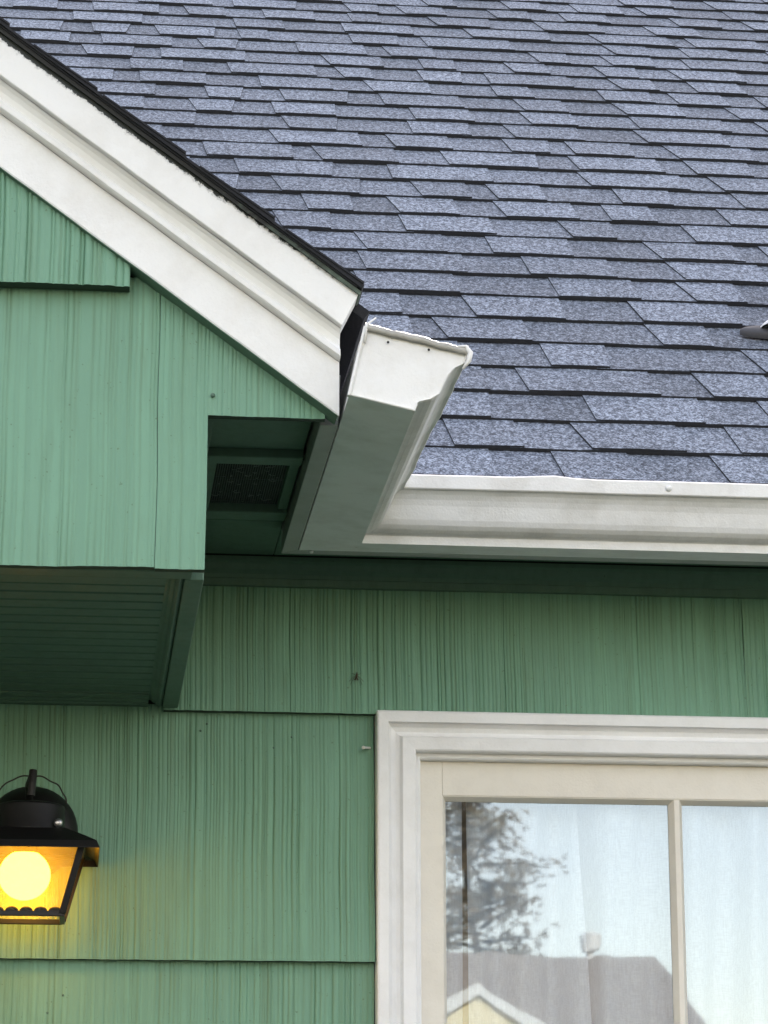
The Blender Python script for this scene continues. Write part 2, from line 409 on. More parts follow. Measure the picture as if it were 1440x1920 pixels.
for i in range(NS+1):
    t = i/NS; s_ = []
    for k, (u, v) in enumerate(KPR):
        a = sec_front(u, v); b = sec_mitre(u, v)
        wv = .0009*soft(t*1.6, 1.0)*(v/.09)*(1 if u > .09 else .2)
        p = a.lerp(b, t); 
        if u > .1 and v > .06: p.z += wv + .004*exp(-((t-.07)/.03)**2)*-.6; p.x += .0022*soft(t*1.7, 4)*(v/.09)
        s_.append(p)
    secs.append(s_)
TRO = loft('gutter', secs, [GUTTER], HOUSE, shade_grime=CREASE_SHADE)
tag(TRO, 'short return gutter running toward the viewer with a loose end cap')
secs = []
xs = [None]+[.30+.03*i for i in range(1, 100)]
for i, x in enumerate(xs):
    s_ = []
    for (u, v) in KPR:
        p0 = sec_mitre(u, v)
        X = p0.x if x is None else p0.x+(x-.30)
        p = sec_right(u, v, X)
        if u > .1 and v > .06:
            p.z += .0003*soft(X*3, 2)+(.0040 if v > .08 else .0008)*exp(-((X-.635)/.028)**2); p.y += -.0006*soft(X*2.5, 5)
        elif u > .08: p.y += .0008*soft(X*4, 7)
        s_.append(p)
    secs.append(s_)
MG = loft('gutter', [list(s_) for s_ in secs], [GUTTER], HOUSE, shade_grime=CREASE_SHADE)
# rivets, seam bolt and screws on the gutters
def dome(name, c, d, r, mat, parent):
    c = Vector(c); d = Vector(d).normalized(); a = d.orthogonal().normalized(); b = d.cross(a); vs = []; fs = []; n = 12
    for j, (rr_, h) in enumerate(((1, -.2), (1, .15), (.85, .45), (.5, .68), (.01, .76))):
        vs += [c + (a*cos(2*pi*k/n)+b*sin(2*pi*k/n))*rr_*r + d*h*r for k in range(n)]
    fs = [(j*n+k, j*n+(k+1) % n, (j+1)*n+(k+1) % n, (j+1)*n+k) for j in range(4) for k in range(n)]
    return mesh(name, vs, fs, mat, parent, smooth=True)
def pix_ray(x, y): return (FW + RT*((x-720)/FOC) - UP*((y-960)/FOC)).normalized()
q = sec_mitre(.1195, .080)
pp = on_y(1253, 908, q.y); dome('rivet', (pp.x, q.y-.0015, q.z), (0, -1, .1), .0048, GUTTER_CAP, MG)
q = sec_mitre(.101, .040); pp = on_y(722, 944, q.y); dome('rivet', (pp.x, q.y-.001, pp.z), (0, -1, -.2), .0034, GUTTER_CAP, MG)
q = sec_mitre(.119, .078); pp = on_y(758, 893, q.y)
for dx, dz, r_ in ((0, .004, .003), (-.004, -.002, .0032), (-.001, -.007, .0026)): dome('sealant_blob', (pp.x+dx, q.y-.001, pp.z+dz), (0, -1, 0), r_, GUTTER_CAP, MG)
for px, py in ((584, 1034), (669, 1024)):
    y_ = -.23-(.30)*0; d = pix_ray(px, py); t_ = (2.4695-EYE.z)/d.z; dome('rivet', EYE+d*t_-Vector((0, 0, .0005)), (0, 0, -1), .003, GUTTER_CAP, TRO)

for px, py in NAIL_POS:
    p = on_y(px, py, -.0105 if py < 1450 else -.0125); dome('nail_head', (p.x, p.y-.0006, p.z), (0, -1, 0), .0017, GREEN_SHADED, WALL)
p = on_y(399, 741, YF-.001); dome('nail_head', (p.x, p.y, p.z), (0, -1, -.1), .0028, GREEN_SHADED, HOUSE)
# end cap: face, crimped rim, folded top flange
cap_uv = [(.0, .086), (.0, .0), (.076, .0), (.0765, .0095), (.0785, .012), (.090, .018), (.0985, .027), (.101, .040), (.1035, .052), (.109, .0625), (.116, .0685), (.1185, .071), (.1195, .086)]
cv = [sec_front(u, v)+Vector((0, -.0015, 0)) for u, v in cap_uv]
cc = sum(cv, Vector())/len(cv)
def inset(p, s): return cc+(p-cc)*s
nC = len(cv)
vs = [inset(p, .965)+Vector((0, .0022, 0)) for p in cv] + [inset(p, .985)+Vector((0, -.0008, 0)) for p in cv] + [inset(p, 1.0)+Vector((0, -.0022, 0)) for p in cv] + [inset(p, 1.028)+Vector((0, -.001, 0)) for p in cv] + [inset(p, 1.028)+Vector((0, .006, 0)) for p in cv]
ctr = len(vs); vs.append(cc+Vector((0, .0012, 0)))
fs = [(ctr, (k+1) % nC, k) for k in range(nC)] + [(j*nC+k, j*nC+(k+1) % nC, (j+1)*nC+(k+1) % nC, (j+1)*nC+k) for j in range(4) for k in range(nC) if not (k == nC-1 and j > 0)]
CAP = mesh('end_cap', vs, fs, GUTTER_CAP, TRO)
tl = sec_front(.0, .086); tr = sec_front(.1195, .086); m = MB(); vs = []
nn = 26
for i in range(nn+1):
    t = i/nn; p = tl.lerp(tr, t); wob = .0009*soft(t*1.6, 2)
    for dy, dz in ((-.004, -.0045), (-.0065, -.003), (-.0062, .0025), (-.001, .0052+wob), (.004, .0035+wob), (.004, .0005)):
        vs.append(p+Vector((.0008*soft(t*3, 3), dy+.0009*soft(t*3), dz+wob)))
fs = [(i*6+k, i*6+(k+1) % 6, (i+1)*6+(k+1) % 6, (i+1)*6+k) for i in range(nn) for k in range(6)] + [tuple(range(6)), tuple(nn*6+k for k in range(5, -1, -1))]
mesh('top_flange', vs, fs, white_paint('dirty_flange', (.42, .41, .37), (.2, .19, .16), .7), CAP, smooth=True)
# bent corner tabs of the cap
m = MB(); m.tube([tl+Vector((-.001, -.004, -.02)), tl+Vector((.001, -.005, .002)), tl+Vector((.012, -.004, .011))], [.0016, .002, .0009], 6)
m.obj('bent_tab', GUTTER_CAP, CAP, smooth=True)
m = MB(); m.tube([tr+Vector((-.012, -.003, .006)), tr+Vector((-.002, -.005, .006)), tr+Vector((.003, -.006, -.002)), tr+Vector((.001, -.006, -.012)), tr+Vector((-.006, -.005, -.022))], [.0012, .0018, .0034, .003, .0014], 8)
m.obj('bent_tab', GUTTER_CAP, CAP, smooth=True)
for t_, dz in ((.22, -.012), (.62, -.009)):
    p = tl.lerp(tr, t_)+Vector((0, -.0025, dz)); dome('rivet_hole', p, (0, -1, 0), .0015, DARKWOOD, CAP)
# drips of sealant on the corner
pp = on_y(650, 752, -.955)

# ------------------------------------------------------------------ roof maths
TAN, CO, SI = tan(radians(36)), cos(radians(36)), sin(radians(36))
E0 = .131                                                        # shingle exposure
R0 = Vector((0, -.120, 2.6654))                                  # on the butt line of the first full course
def rp(x, s, h):
    h -= .0135
    return Vector((x, R0.y+s*CO-h*SI, R0.z+s*SI+h*CO))   # point on the main roof
def deck(x, s, h=0): return rp(x, s, h-.013)
RIDGE = 4.62
# deck, back slope and gable ends close the house volume
bk = R0.y+RIDGE*CO; rz = R0.z+RIDGE*SI
m = MB()
m.add([deck(-5.4, -.155, 0), deck(4.9, -.155, 0), deck(4.9, RIDGE, 0), deck(-5.4, RIDGE, 0), deck(-5.4, -.155, -.012), deck(4.9, -.155, -.012), deck(4.9, RIDGE, -.012), deck(-5.4, RIDGE, -.012)], [tuple(reversed(f)) for f in QF] and QF)
a = deck(0, RIDGE, 0)
m.add([(-5.4, a.y, a.z), (4.9, a.y, a.z), (4.9, a.y+5.0, a.z-5.0*TAN), (-5.4, a.y+5.0, a.z-5.0*TAN), (-5.4, a.y, a.z-.03), (4.9, a.y, a.z-.03), (4.9, a.y+5.0, a.z-5.0*TAN-.03), (-5.4, a.y+5.0, a.z-5.0*TAN-.03)], QF)
for x in (-5.15, 4.55): m.add([(x, .0, 2.6), (x, 8.05, 2.6), (x, a.y, a.z-.03)], [(0, 1, 2)])
ROOF = m.obj('roof', [SHEDGE], HOUSE)

def rake_line_hidden(px, py):                                    # hidden behind the porch gable and gutters
    if px < 672 and py > 62+.757*px+12: return True
    return px > 640 and py > 900
def tab_geo(x0, x1, l0, l1, s0, s1, proud, r, jag=0):
    """a shingle tab: lower edge x0..x1 at s0, upper edge l0..l1 at s1"""
    hb, ht = (.0080, .0131+r.uniform(-.0004, .0007)) if proud else (.0075, .0102+r.uniform(-.0003, .0005))
    ub, ut = (.0035, .0062) if proud else (.0, .0036)
    db = r.uniform(-.0014, .0014)
    sag = r.uniform(-.0006, .0010)
    n = max(2, int((x1-x0)/.03)); vs = []
    for i in range(n+1):
        t = i/n; xb = x0+(x1-x0)*t; xt = l0+(l1-l0)*t; j = r.uniform(-.0006, .0006)
        vs += [rp(xb, s0+db+j, hb-.0028), rp(xb, s0+db+j, ht+sag*sin(pi*t)+j*.6), rp(xt, s1, ut), rp(xt, s1, ub-.001)]
    fs = []; fm = []
    for i in range(n):
        a, b = i*4, i*4+4
        fs += [(a, b, b+1, a+1), (a+1, b+1, b+2, a+2), (a+3, b+3, b, a)]; fm += [1, 0, 1]
    fs += [(0, 1, 2, 3), (n*4+3, n*4+2, n*4+1, n*4)]; fm += [1, 1]
    return vs, fs, fm
pieces = []
r = random.Random(21)
for row in range(-2, 36):
    s0 = row*E0; s1 = s0+E0+.016
    if row == -2: s0 = -.168
    x = -1.2+r.uniform(0, .2); prd = True
    jit = r.uniform(-.0012, .0012)
    while x < 2.3:
        if prd: wd = r.choice((.08, .10, .12, .14, .16, .19))*r.uniform(.85, 1.15)
        else: wd = r.choice((.06, .08, .09, .11, .13, .15))*r.uniform(.85, 1.15)
        sl0 = r.choice((0, .003, .006, .012, .016)); sl1 = r.choice((0, 0, .003, .007, .013))
        tone = r.uniform(.45, .95) if prd else r.uniform(.1, .65)
        if prd: g = tab_geo(x+.0006, x+wd-.0006, x-sl0, x+wd+sl1, s0+jit, s1, True, r)
        else:
            g = tab_geo(x-.022, x+wd+.014, x-.022, x+wd+.014, s0+jit, s1, False, r)
        c = rp(x+wd/2, s0+E0/2, .01); px, py = to_px(c); d = (c-EYE).length
        vis = -40 < px < 1480 and -25 < py < 905 and not rake_line_hidden(px+.5*wd*FOC/d, py)
        pieces.append((wd*E0/d**3 if vis else 0, g, tone, prd))
        x += wd
        if prd: prd = False
        else: prd = r.random() < .86
pieces.sort(key=lambda q: -q[0])
vis = [q for q in pieces if q[0] > 0]
print('visible shingles', len(vis), 'of', len(pieces))
for k, (a_, g, tone, prd) in enumerate(vis[:298]):
    vs, fs, fm = g
    mesh('shingle', vs, fs, [SHINGLE, SHEDGE], ROOF, fm, attrs={'tone': [tone]*len(vs)})
m = MB()
for a_, g, tone, prd in pieces:
    if a_ <= 0: m.add(g[0], g[1], g[2], tone)
for a_, g, tone, prd in vis[298:]: m.add(g[0], g[1], g[2], tone)
tag(m.obj('shingle_field', [SHINGLE, SHEDGE], ROOF, tone=True), kind='stuff')

# plumbing vent at the right edge of the roof
q = None
d = pix_ray(1432, 622); n_ = Vector((0, -SI, CO)); t_ = ((R0+n_*.004)-EYE).dot(n_)/d.dot(n_); base = EYE+d*t_+Vector((.045, 0, 0))
a1 = Vector((1, 0, 0)); a2 = Vector((0, CO, SI))
VENT = thing('x', (0, 0, 0), None, None); bpy.data.objects.remove(VENT)
n = 36; vs = []
for rr_, h in ((.086, -.006), (.086, .002), (.083, .0035), (.080, .0050), (.060, .0065), (.012, .0070)):
    vs += [base+a1*(rr_*cos(2*pi*k/n)*1.0)+a2*(rr_*sin(2*pi*k/n)*.30)+n_*h for k in range(n)]
fs = [(j*n+k, j*n+(k+1) % n, (j+1)*n+(k+1) % n, (j+1)*n+k) for j in range(5) for k in range(n)]
boot = mesh('vent_flashing', vs, fs, RUBBER, ROOF, smooth=True)
m = MB(); b2 = base+a1*.009
m.lathe(b2, [(.060, .006), (.059, .010), (.052, .016), (.036, .024), (.030, .034), (.030, .22), (.026, .222), (.026, .10)], 28)
m.obj('vent_pipe', PVC, ROOF, smooth=False)

# ------------------------------------------------------------------ porch gable
GAB = mesh('gable_wall', boxv(-1.9, XG-.012, YF+.02, YF+.06, 2.30, 2.48), QF, SHEATH, HOUSE)
RY = YF-.025
P1 = on_y(0, 312, RY); P2 = on_y(636, 780, RY)
ang = atan2(P1.z-P2.z, P2.x-P1.x)
T = Vector((cos(ang), 0, -sin(ang))); N = Vector((sin(ang), 0, cos(ang)))
print('rake angle', degrees(ang))
def rline(x, h=0): return P2.z + (P2.x-x)*tan(ang) + h/cos(ang)          # height of the rake's lower edge line at x
GT = lambda x: rline(x, .012)
ztop = lambda x: min(2.64, GT(x))
zb1 = lambda x: 2.2838+.0008*sin(x*30)
zb2 = lambda x: 2.2828 if x < XG else 2.4704
xk = .0822
shingle_sheet('siding_shingle', -.40, xk-.0004, zb1, ztop, YF, YF+.006, .016, GAB, 501, gap=1.4, depth=.0005, nz=22)
shingle_sheet('siding_shingle', xk+.0003, .2795, zb2, ztop, YF-.0006, YF+.005, .016, GAB, 502, gap=1.2, depth=.0005, nz=22)
shingle_sheet('siding_shingle', -.95, -.4006, zb1, ztop, YF, YF+.006, .016, GAB, 504, gap=2.2, depth=.0006, nz=4)
U1 = .0457
shingle_sheet('siding_shingle', -.215, U1, 2.6205, lambda x: min(2.99, GT(x)), YF-.0185, YF-.010, .022, GAB, 601, gap=1.1, depth=.0011, nz=18)
shingle_sheet('siding_shingle', -.70, -.2155, 2.6205, lambda x: min(2.99, GT(x)), YF-.018, YF-.010, .022, GAB, 602, gap=1.1, depth=.0012, nz=4)
m = MB(); m.add([(-1.9, YF+.03, 2.3), (XG-.01, YF+.03, 2.3), (XG-.01, YF+.03, 2.475), (.27, YF+.03, 2.475), (.27, YF+.03, GT(.27)), (-1.0, YF+.03, GT(-1.0)), (-1.9, YF+.03, GT(-1.0)), ], [(0, 1, 2, 3, 4, 5, 6)])
m.box(XG-.012, XG, YF+.020, -.02, 2.3165, 2.52)                           # right cheek of the porch
m.obj('gable_sheathing', SHEATH, GAB)
box('cheek_board', XG-.012, XG+.0005, YF+.0205, -.02, 2.3160, 2.522, GREEN_SHADED, GAB)

# rake: (perpendicular height, outward depth)
Yh = YF
rk = dict(E=.0, top=.140)
prof = [(.0, .004), (.0, .0245), (.0015, .0255), (.053, .0255),            # lower flat board
        (.0540, .0265), (.0545, .0370), (.0560, .0395), (.0615, .0400), (.0635, .0380), (.064, .0350),   # bead
        (.068, .0300), (.074, .0318), (.079, .0355), (.0820, .0400), (.0826, .0410),   # cove
        (.0836, .0500), (.0845, .0510), (.108, .0512), (.1245, .0512), (.1260, .0500), (.1262, .010)]
def rake_pt(x_end, k, s):       # s = distance up the slope from the end cut
    h, o = prof[k]; return h, o
L = 1.7
DRIP = NT('mildewed_drip_edge'); dn = DRIP.math('ADD', DRIP.attr('edge'), DRIP.math('MULTIPLY', DRIP.noise(60, 4, .7), .7)); DRIP.base(DRIP.mix(DRIP.ramp(dn, ((.45, 0), (.8, 1))), (.12, .17, .13), (.012, .013, .011))); DRIP.rough(.7); DRIP = DRIP.m
def rake_obj(name, ks, parent, mat, endcut, seg=60):
    vs = []; at = []
    for i in range(seg+1):
        for h, o, e in ks:
            c0 = endcut(h, o); s_ = c0*(1-i/seg) + L*(i/seg)      # distance up-slope
            wob = .0005*soft(s_*6+h*9, o*100)
            p = P2 - T*s_ + N*(h+wob); vs.append((p.x, Yh-o+.0004*soft(s_*9, h*50), p.z)); at.append(e*min(1.25, .25+s_/.45))
    n = len(ks)
    fs = [(i*n+k, i*n+(k+1) % n, (i+1)*n+(k+1) % n, (i+1)*n+k) for i in range(seg) for k in range(n)] + [tuple(range(n))[::-1], tuple(seg*n+k for k in range(n))]
    return mesh(name, vs, fs, mat, parent, attrs={'edge': at})
plumb = lambda h, o: h*tan(ang)*-1*-1                                     # plumb cut: x = const
pl = lambda h, o: -h*tan(ang)*-1
def cut_plumb(h, o): return h*tan(ang)
def cut_mitre(h, o): return .0605+(h-.0836)*.18
RK = rake_obj('rake_board', [(.0, .0235, 0), (.0015, .0245, 0), (.053, .0245, 0), (.053, .004, 0), (.0, .004, 0)], HOUSE, RAKE, cut_plumb)
rake_obj('bead_moulding', [(h, o, 0) for h, o in prof[4:10]]+[(.064, .005, 0), (.0535, .005, 0)], RK, RAKE, cut_plumb)
rake_obj('cove_moulding', [(h, o, 0) for h, o in prof[10:15]]+[(.0832, .006, 0), (.0645, .006, 0), (.0645, .0322, 0)], RK, WHITE, cut_plumb)
rake_obj('rake_cap', [(.0836, .010, 0), (.0836, .0500, 0), (.0845, .0510, 0), (.112, .0512, 0.0), (.1190, .0512, .34), (.1265, .0500, .85), (.1268, .010, .5)], RK, RAKE, cut_mitre)
# green underside strip in the shade-darkened paint, under the lower board
rake_obj('rake_soffit', [(-.0012, .0248, 0), (-.0004, .0248, 0), (-.0004, -.012, 0), (-.0012, -.012, 0)], RK, GREEN_SHADED, lambda h, o: .002)
rake_obj('drip_edge', [(.1272, .012, .6), (.1272, .054, .6), (.1255, .0545, .6), (.1255, .0555, .6), (.1301, .0555, .6), (.1301, .012, .6)], RK, DRIP, lambda h, o: .0665)

# porch roof right slope: deck and stacked courses whose cut ends show along the rake
gz = lambda h: .1330+h
m = MB()
def gp(s, h, y): p = P2-T*s+N*h; return (p.x, y, p.z)
def prism(m_, s0, s1, h0a, h1a, h0b, h1b, y0, y1, mi=0):
    m_.add([gp(s0, h0a, y0), gp(s0, h0a, y1), gp(s1, h0b, y1), gp(s1, h0b, y0), gp(s0, h1a, y0), gp(s0, h1a, y1), gp(s1, h1b, y1), gp(s1, h1b, y0)], QF, mi)
PR = None
prism(m, .074, L, .1303, .1318, .1303, .1318, YF-.058, .15)
prism(m, .05, L, .120, .1325, .120, .1325, YF-.008, .0)
PR = m.obj('porch_roof', SHEDGE, HOUSE)
r = random.Random(8)
s_ = .068
for i in range(14):
    m = MB(); out = YF-.061-r.uniform(0, .003)
    th = r.uniform(.0045, .006)
    prism(m, s_, s_+E0+.05, .1320, .1338+th*.5, .1320, .1338, out, .12)
    m.obj('shingle', [SHEDGE], PR)
    if r.random() < .5:
        m = MB(); a_ = s_+.002
        prism(m, a_, a_+E0*r.uniform(.5, 1.0), .1340+th*.5, .1358+th*.6, .1340, .1358, out-.002, out+r.uniform(.06, .14))
        m.obj('shingle', [SHEDGE], PR)
    s_ += E0
# rest of the porch roof: left slope to close it
apx = P2 - T*L
m = MB(); m.add([(apx.x, YF-.058, apx.z+.16), (apx.x, 1.4, apx.z+.16), (apx.x-1.5, 1.4, apx.z+.16-1.5*TAN), (apx.x-1.5, YF-.058, apx.z+.16-1.5*TAN)], [(0, 1, 2, 3)])
m.obj('far_slope', SHEDGE, PR)

# ---- porch ceiling
CEIL = mesh('porch_ceiling', boxv(-2.0, XG-.013, -.80, -.02, 2.312, 2.32), QF, SHEATH, HOUSE)
z0 = 2.2838
box('beam_edge_board', -2.0, XG-.0135, YF+.0165, YF+.052, z0, z0+.03, GREEN_SHADED, CEIL)
box('edge_board', .1185, XG+.0012, YF+.053, -.021, z0-.0005, z0+.03, GREEN_SHADED, CEIL)
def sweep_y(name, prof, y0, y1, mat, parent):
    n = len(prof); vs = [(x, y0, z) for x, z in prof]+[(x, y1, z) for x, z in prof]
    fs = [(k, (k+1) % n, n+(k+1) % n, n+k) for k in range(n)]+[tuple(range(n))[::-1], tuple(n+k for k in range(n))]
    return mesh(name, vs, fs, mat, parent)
sweep_y('ceiling_moulding', [(.1180, z0+.004), (.1155, z0+.002), (.1130, z0+.001), (.1100, z0+.003), (.1085, z0+.006), (.1040, z0+.008), (.1010, z0+.011), (.0985, z0+.012), (.0975, z0+.017), (.1180, z0+.024)], YF+.053, -.022, GREEN_SHADED, CEIL)
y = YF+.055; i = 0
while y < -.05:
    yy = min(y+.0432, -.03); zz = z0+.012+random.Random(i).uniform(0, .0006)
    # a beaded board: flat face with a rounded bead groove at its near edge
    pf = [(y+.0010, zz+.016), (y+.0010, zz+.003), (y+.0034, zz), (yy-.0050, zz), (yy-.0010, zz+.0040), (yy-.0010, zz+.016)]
    sweep_x('ceiling_board', pf, -1.9, .1000, GREEN_SHADED, CEIL)
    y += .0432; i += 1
sweep_x('wall_moulding', [(-.0105, z0+.0035), (-.0285, z0+.0032), (-.030, z0+.0052), (-.040, z0+.0056), (-.043, z0+.0080), (-.058, z0+.0084), (-.063, z0+.0108), (-.063, z0+.0165), (-.0105, z0+.0165)], -2.0, .098, GREEN_SHADED, CEIL)

# ------------------------------------------------------------------ window
WIN = thing('window_tmp', (0, 0, 0), None, None); bpy.data.objects.remove(WIN)
def ring(name, prof, x0, x1, z0_, z1_, mat, parent, sides='LTRB', smooth=False):
    """mitred frame: prof = (inset, y); one object per side"""
    out = []
    for sd_ in sides:
        vs = []
        for e in (0, 1):
            for i, y_ in prof:
                L_, R_, B_, T_ = x0+i, x1-i, z0_+i, z1_-i
                c = {'L': ((L_, B_), (L_, T_)), 'T': ((L_, T_), (R_, T_)), 'R': ((R_, T_), (R_, B_)), 'B': ((R_, B_), (L_, B_))}[sd_][e]
                vs.append((c[0], y_, c[1]))
        n = len(prof); fs = [(k, k+1, n+k+1, n+k) for k in range(n-1)]
        out.append(mesh(name, vs, fs, mat, parent, smooth=smooth))
    return out
win_root = mesh('window', boxv(WX0+.07, WX1-.07, .050, .060, WZ0+.02, WZ0+.07), QF, SASH, HOUSE)
tag(win_root, 'wide white framed picture window with sheer curtains behind')
cas = [(.0, -.004), (.0, -.0360), (.0012, -.0385), (.0035, -.0395), (.0170, -.0390), (.0176, -.0325), (.0182, -.0300), (.0225, -.0235), (.0290, -.0205), (.0345, -.0232), (.0370, -.0280), (.0373, -.0340), (.0385, -.0350), (.0555, -.0335), (.0575, -.0318), (.0580, -.0290), (.0580, .002)]
ring('casing', cas, WX0, WX1, WZ0, WZ1, CASING, win_root)
stop = [(.0582, -.0130), (.0640, -.0140), (.0662, -.0120), (.0665, .004), (.0665, .030)]
ring('stop', stop, WX0, WX1, WZ0, WZ1, CASING, win_root)
GY = .0220                                                            # glass plane
sx0, sx1, sz0, sz1 = WX0+.0667, WX1-.0667, WZ0+.0667, WZ1-.0667
def sash_side(nm, x0, x1, z0_, z1_): return box(nm, x0, x1, .0045, .034, z0_, z1_, SASH, win_root, bevel=.0008)
stile = .0335; rail = .0500
sash_side('sash_stile', sx0, sx0+stile, sz0, sz1); sash_side('sash_stile', sx1-stile, sx1, sz0, sz1)
sash_side('sash_rail', sx0+stile+.0002, sx1-stile-.0002, sz1-rail, sz1); sash_side('sash_rail', sx0+stile+.0002, sx1-stile-.0002, sz0, sz0+rail)
gx0, gx1, gz0, gz1 = sx0+stile, sx1-stile, sz0+rail, sz1-rail
mx = [.8765]; mx.append(mx[0]+.3475)
zz0, zz1 = gz0, gz1
def muntin(x):
    pf = [(x-.0105, GY-.001), (x-.0100, GY-.004), (x-.0045, .0075), (x-.0035, .0062), (x+.0035, .0062), (x+.0045, .0075), (x+.0100, GY-.004), (x+.0105, GY-.001)]
    n = len(pf); vs = [(a, b, zz0) for a, b in pf]+[(a, b, zz1) for a, b in pf]
    fs = [(k, (k+1) % n, n+(k+1) % n, n+k) for k in range(n)]
    return mesh('muntin', vs, fs, SASH, win_root)
for x in mx: muntin(x)
gb = [(.0, .0060), (.0012, .0060), (.0065, GY-.003), (.0068, GY-.001)]
ring('glazing_bead', gb, gx0, gx1, gz0, gz1, SASH, win_root)
k = NT('window_glass'); k.n.remove(k.b)
tr_ = k.N('ShaderNodeBsdfTransparent'); tr_.inputs[0].default_value = (.93, .95, .94, 1)
gl = k.N('ShaderNodeBsdfGlossy'); gl.inputs['Roughness'].default_value = 0.016; gl.inputs[0].default_value = (.84, .93, 1, 1)
fr = k.N('ShaderNodeFresnel'); fr.inputs[0].default_value = 1.5
f2 = k.math('MULTIPLY', fr.outputs[0], 3.8)
bp = k.N('ShaderNodeBump'); bp.inputs['Distance'].default_value = .0006; bp.inputs['Strength'].default_value = .2
k.l.new(k.noise(7, 2, .5), bp.inputs['Height']); k.l.new(bp.outputs[0], gl.inputs['Normal'])
mx_ = k.N('ShaderNodeMixShader'); k.l.new(f2, mx_.inputs[0]); k.l.new(tr_.outputs[0], mx_.inputs[1]); k.l.new(gl.outputs[0], mx_.inputs[2])
k.l.new(mx_.outputs[0], k.out.inputs[0]); GLASS = k.m
edges = [gx0+.0005]+mx+[gx1-.0005]
for a_, b_ in zip(edges, edges[1:]):
    mesh('pane', [(a_, GY, gz0), (b_, GY, gz0), (b_, GY, gz1), (a_, GY, gz1)], [(0, 1, 2, 3)], GLASS, win_root)
# room behind
m = MB(); m.box(-.3, 2.6, 1.6, 1.65, .3, 2.62); m.box(-.35, -.3, .1, 1.65, .3, 2.62); m.box(2.6, 2.65, .1, 1.65, .3, 2.62)
m.box(-.3, 2.6, .1, 1.6, 2.60, 2.62); m.box(-.3, 2.6, .1, 1.6, .28, .3)
m.obj('room', ROOM, HOUSE)

# sheer curtains, things of their own
k = NT('sky_tinted_sheer_cloth')
wv = k.noise(500, 2, .5, (1, 1, .12)); wv2 = k.noise(500, 2, .5, (.12, 1, 1))
wf = k.math('ADD', k.math('MULTIPLY', wv, .5), k.math('MULTIPLY', wv2, .5))
c = k.mix(k.ramp(wf, ((.38, 0), (.62, 1))), (.58, .65, .76), (.74, .82, .93))  # blue of the mirrored sky put into the cloth colour
k.base(c); k.rough(.9); k.bump(wf, .0008, .6)
tl_ = k.N('ShaderNodeBsdfTranslucent'); tl_.inputs[0].default_value = (.8, .8, .8, 1)
tp = k.N('ShaderNodeBsdfTransparent')
m1 = k.N('ShaderNodeMixShader'); m1.inputs[0].default_value = .3; k.l.new(k.b.outputs[0], m1.inputs[1]); k.l.new(tl_.outputs[0], m1.inputs[2])
m2 = k.N('ShaderNodeMixShader'); m2.inputs[0].default_value = .06; k.l.new(m1.outputs[0], m2.inputs[1]); k.l.new(tp.outputs[0], m2.inputs[2])
k.l.new(m2.outputs[0], k.out.inputs[0]); CLOTH = k.m
def curtain(x0, x1, x0b, x1b, ytop, seed, label):
    nx = max(8, int((x1-x0)/.005)); nz = 30; vs = []; z1_, z0_ = 2.215, 1.06
    for j in range(nz+1):
        t = j/nz; z = z1_+(z0_-z1_)*t
        for i in range(nx+1):
            u = i/nx; xa = x0+(x1-x0)*u; xb = x0b+(x1b-x0b)*u; x = xa+(xb-xa)*t
            y = ytop+.012*soft(x*5+t*.5, seed)+.015*sin(x*62+seed+t*1.5+.8*sin(x*19))*(1-.3*t)+.003*sin(x*140+seed*3)
            vs.append((x, y, z))
    fs = [(j*(nx+1)+i, j*(nx+1)+i+1, (j+1)*(nx+1)+i+1, (j+1)*(nx+1)+i) for j in range(nz) for i in range(nx)]
    if seed > 5:
        for j in range(nz+1):
            for i in range(9):
                x, y, z = vs[j*(nx+1)+i]; vs[j*(nx+1)+i] = (x, y+.05*(1-i/8), z)
    o = mesh('curtain', vs, fs, CLOTH, None, smooth=True); tag(o, label, 'curtain', 'curtains in the window'); return o
cx = [on_y(x_, 1700, .085).x for x_ in (865, 874)]
curtain(.44, cx[0], .44, cx[0]+.001, .080, 3.0, 'narrow strip of sheer curtain left of the dark gap in the window')
curtain(cx[1], .735, cx[1], .80, .082, 1.0, 'white sheer curtain between the dark gap and the slanted fold')
curtain(.722, 1.62, .76, 1.62, .066, 5.2, 'wide white sheer curtain filling the right part of the window')

# ------------------------------------------------------------------ wall lantern
LX = -.0650; LY = -.135
LAN = thing('wall_lantern', (LX, -.02, 2.00), 'lit black metal wall lantern with an amber glowing bulb, on the green siding', 'lantern')
# wall plate: domed round canopy against the siding
m = MB(); n = 40; c0 = Vector((LX+.001, -.022, 2.100)); R_ = .066
pr = [(1.0, 0), (1.0, -.006), (.96, -.012), (.80, -.026), (.5, -.036), (.15, -.040), (.01, -.040)]
vs = [c0+Vector((R_*a*cos(2*pi*k/n), b, R_*a*sin(2*pi*k/n)*1.0)) for a, b in pr for k in range(n)]
fs = [(j*n+k, j*n+(k+1) % n, (j+1)*n+(k+1) % n, (j+1)*n+k) for j in range(len(pr)-1) for k in range(n)]
m.add(vs, fs); m.obj('wall_plate', BLACKMETAL, LAN, smooth=True)
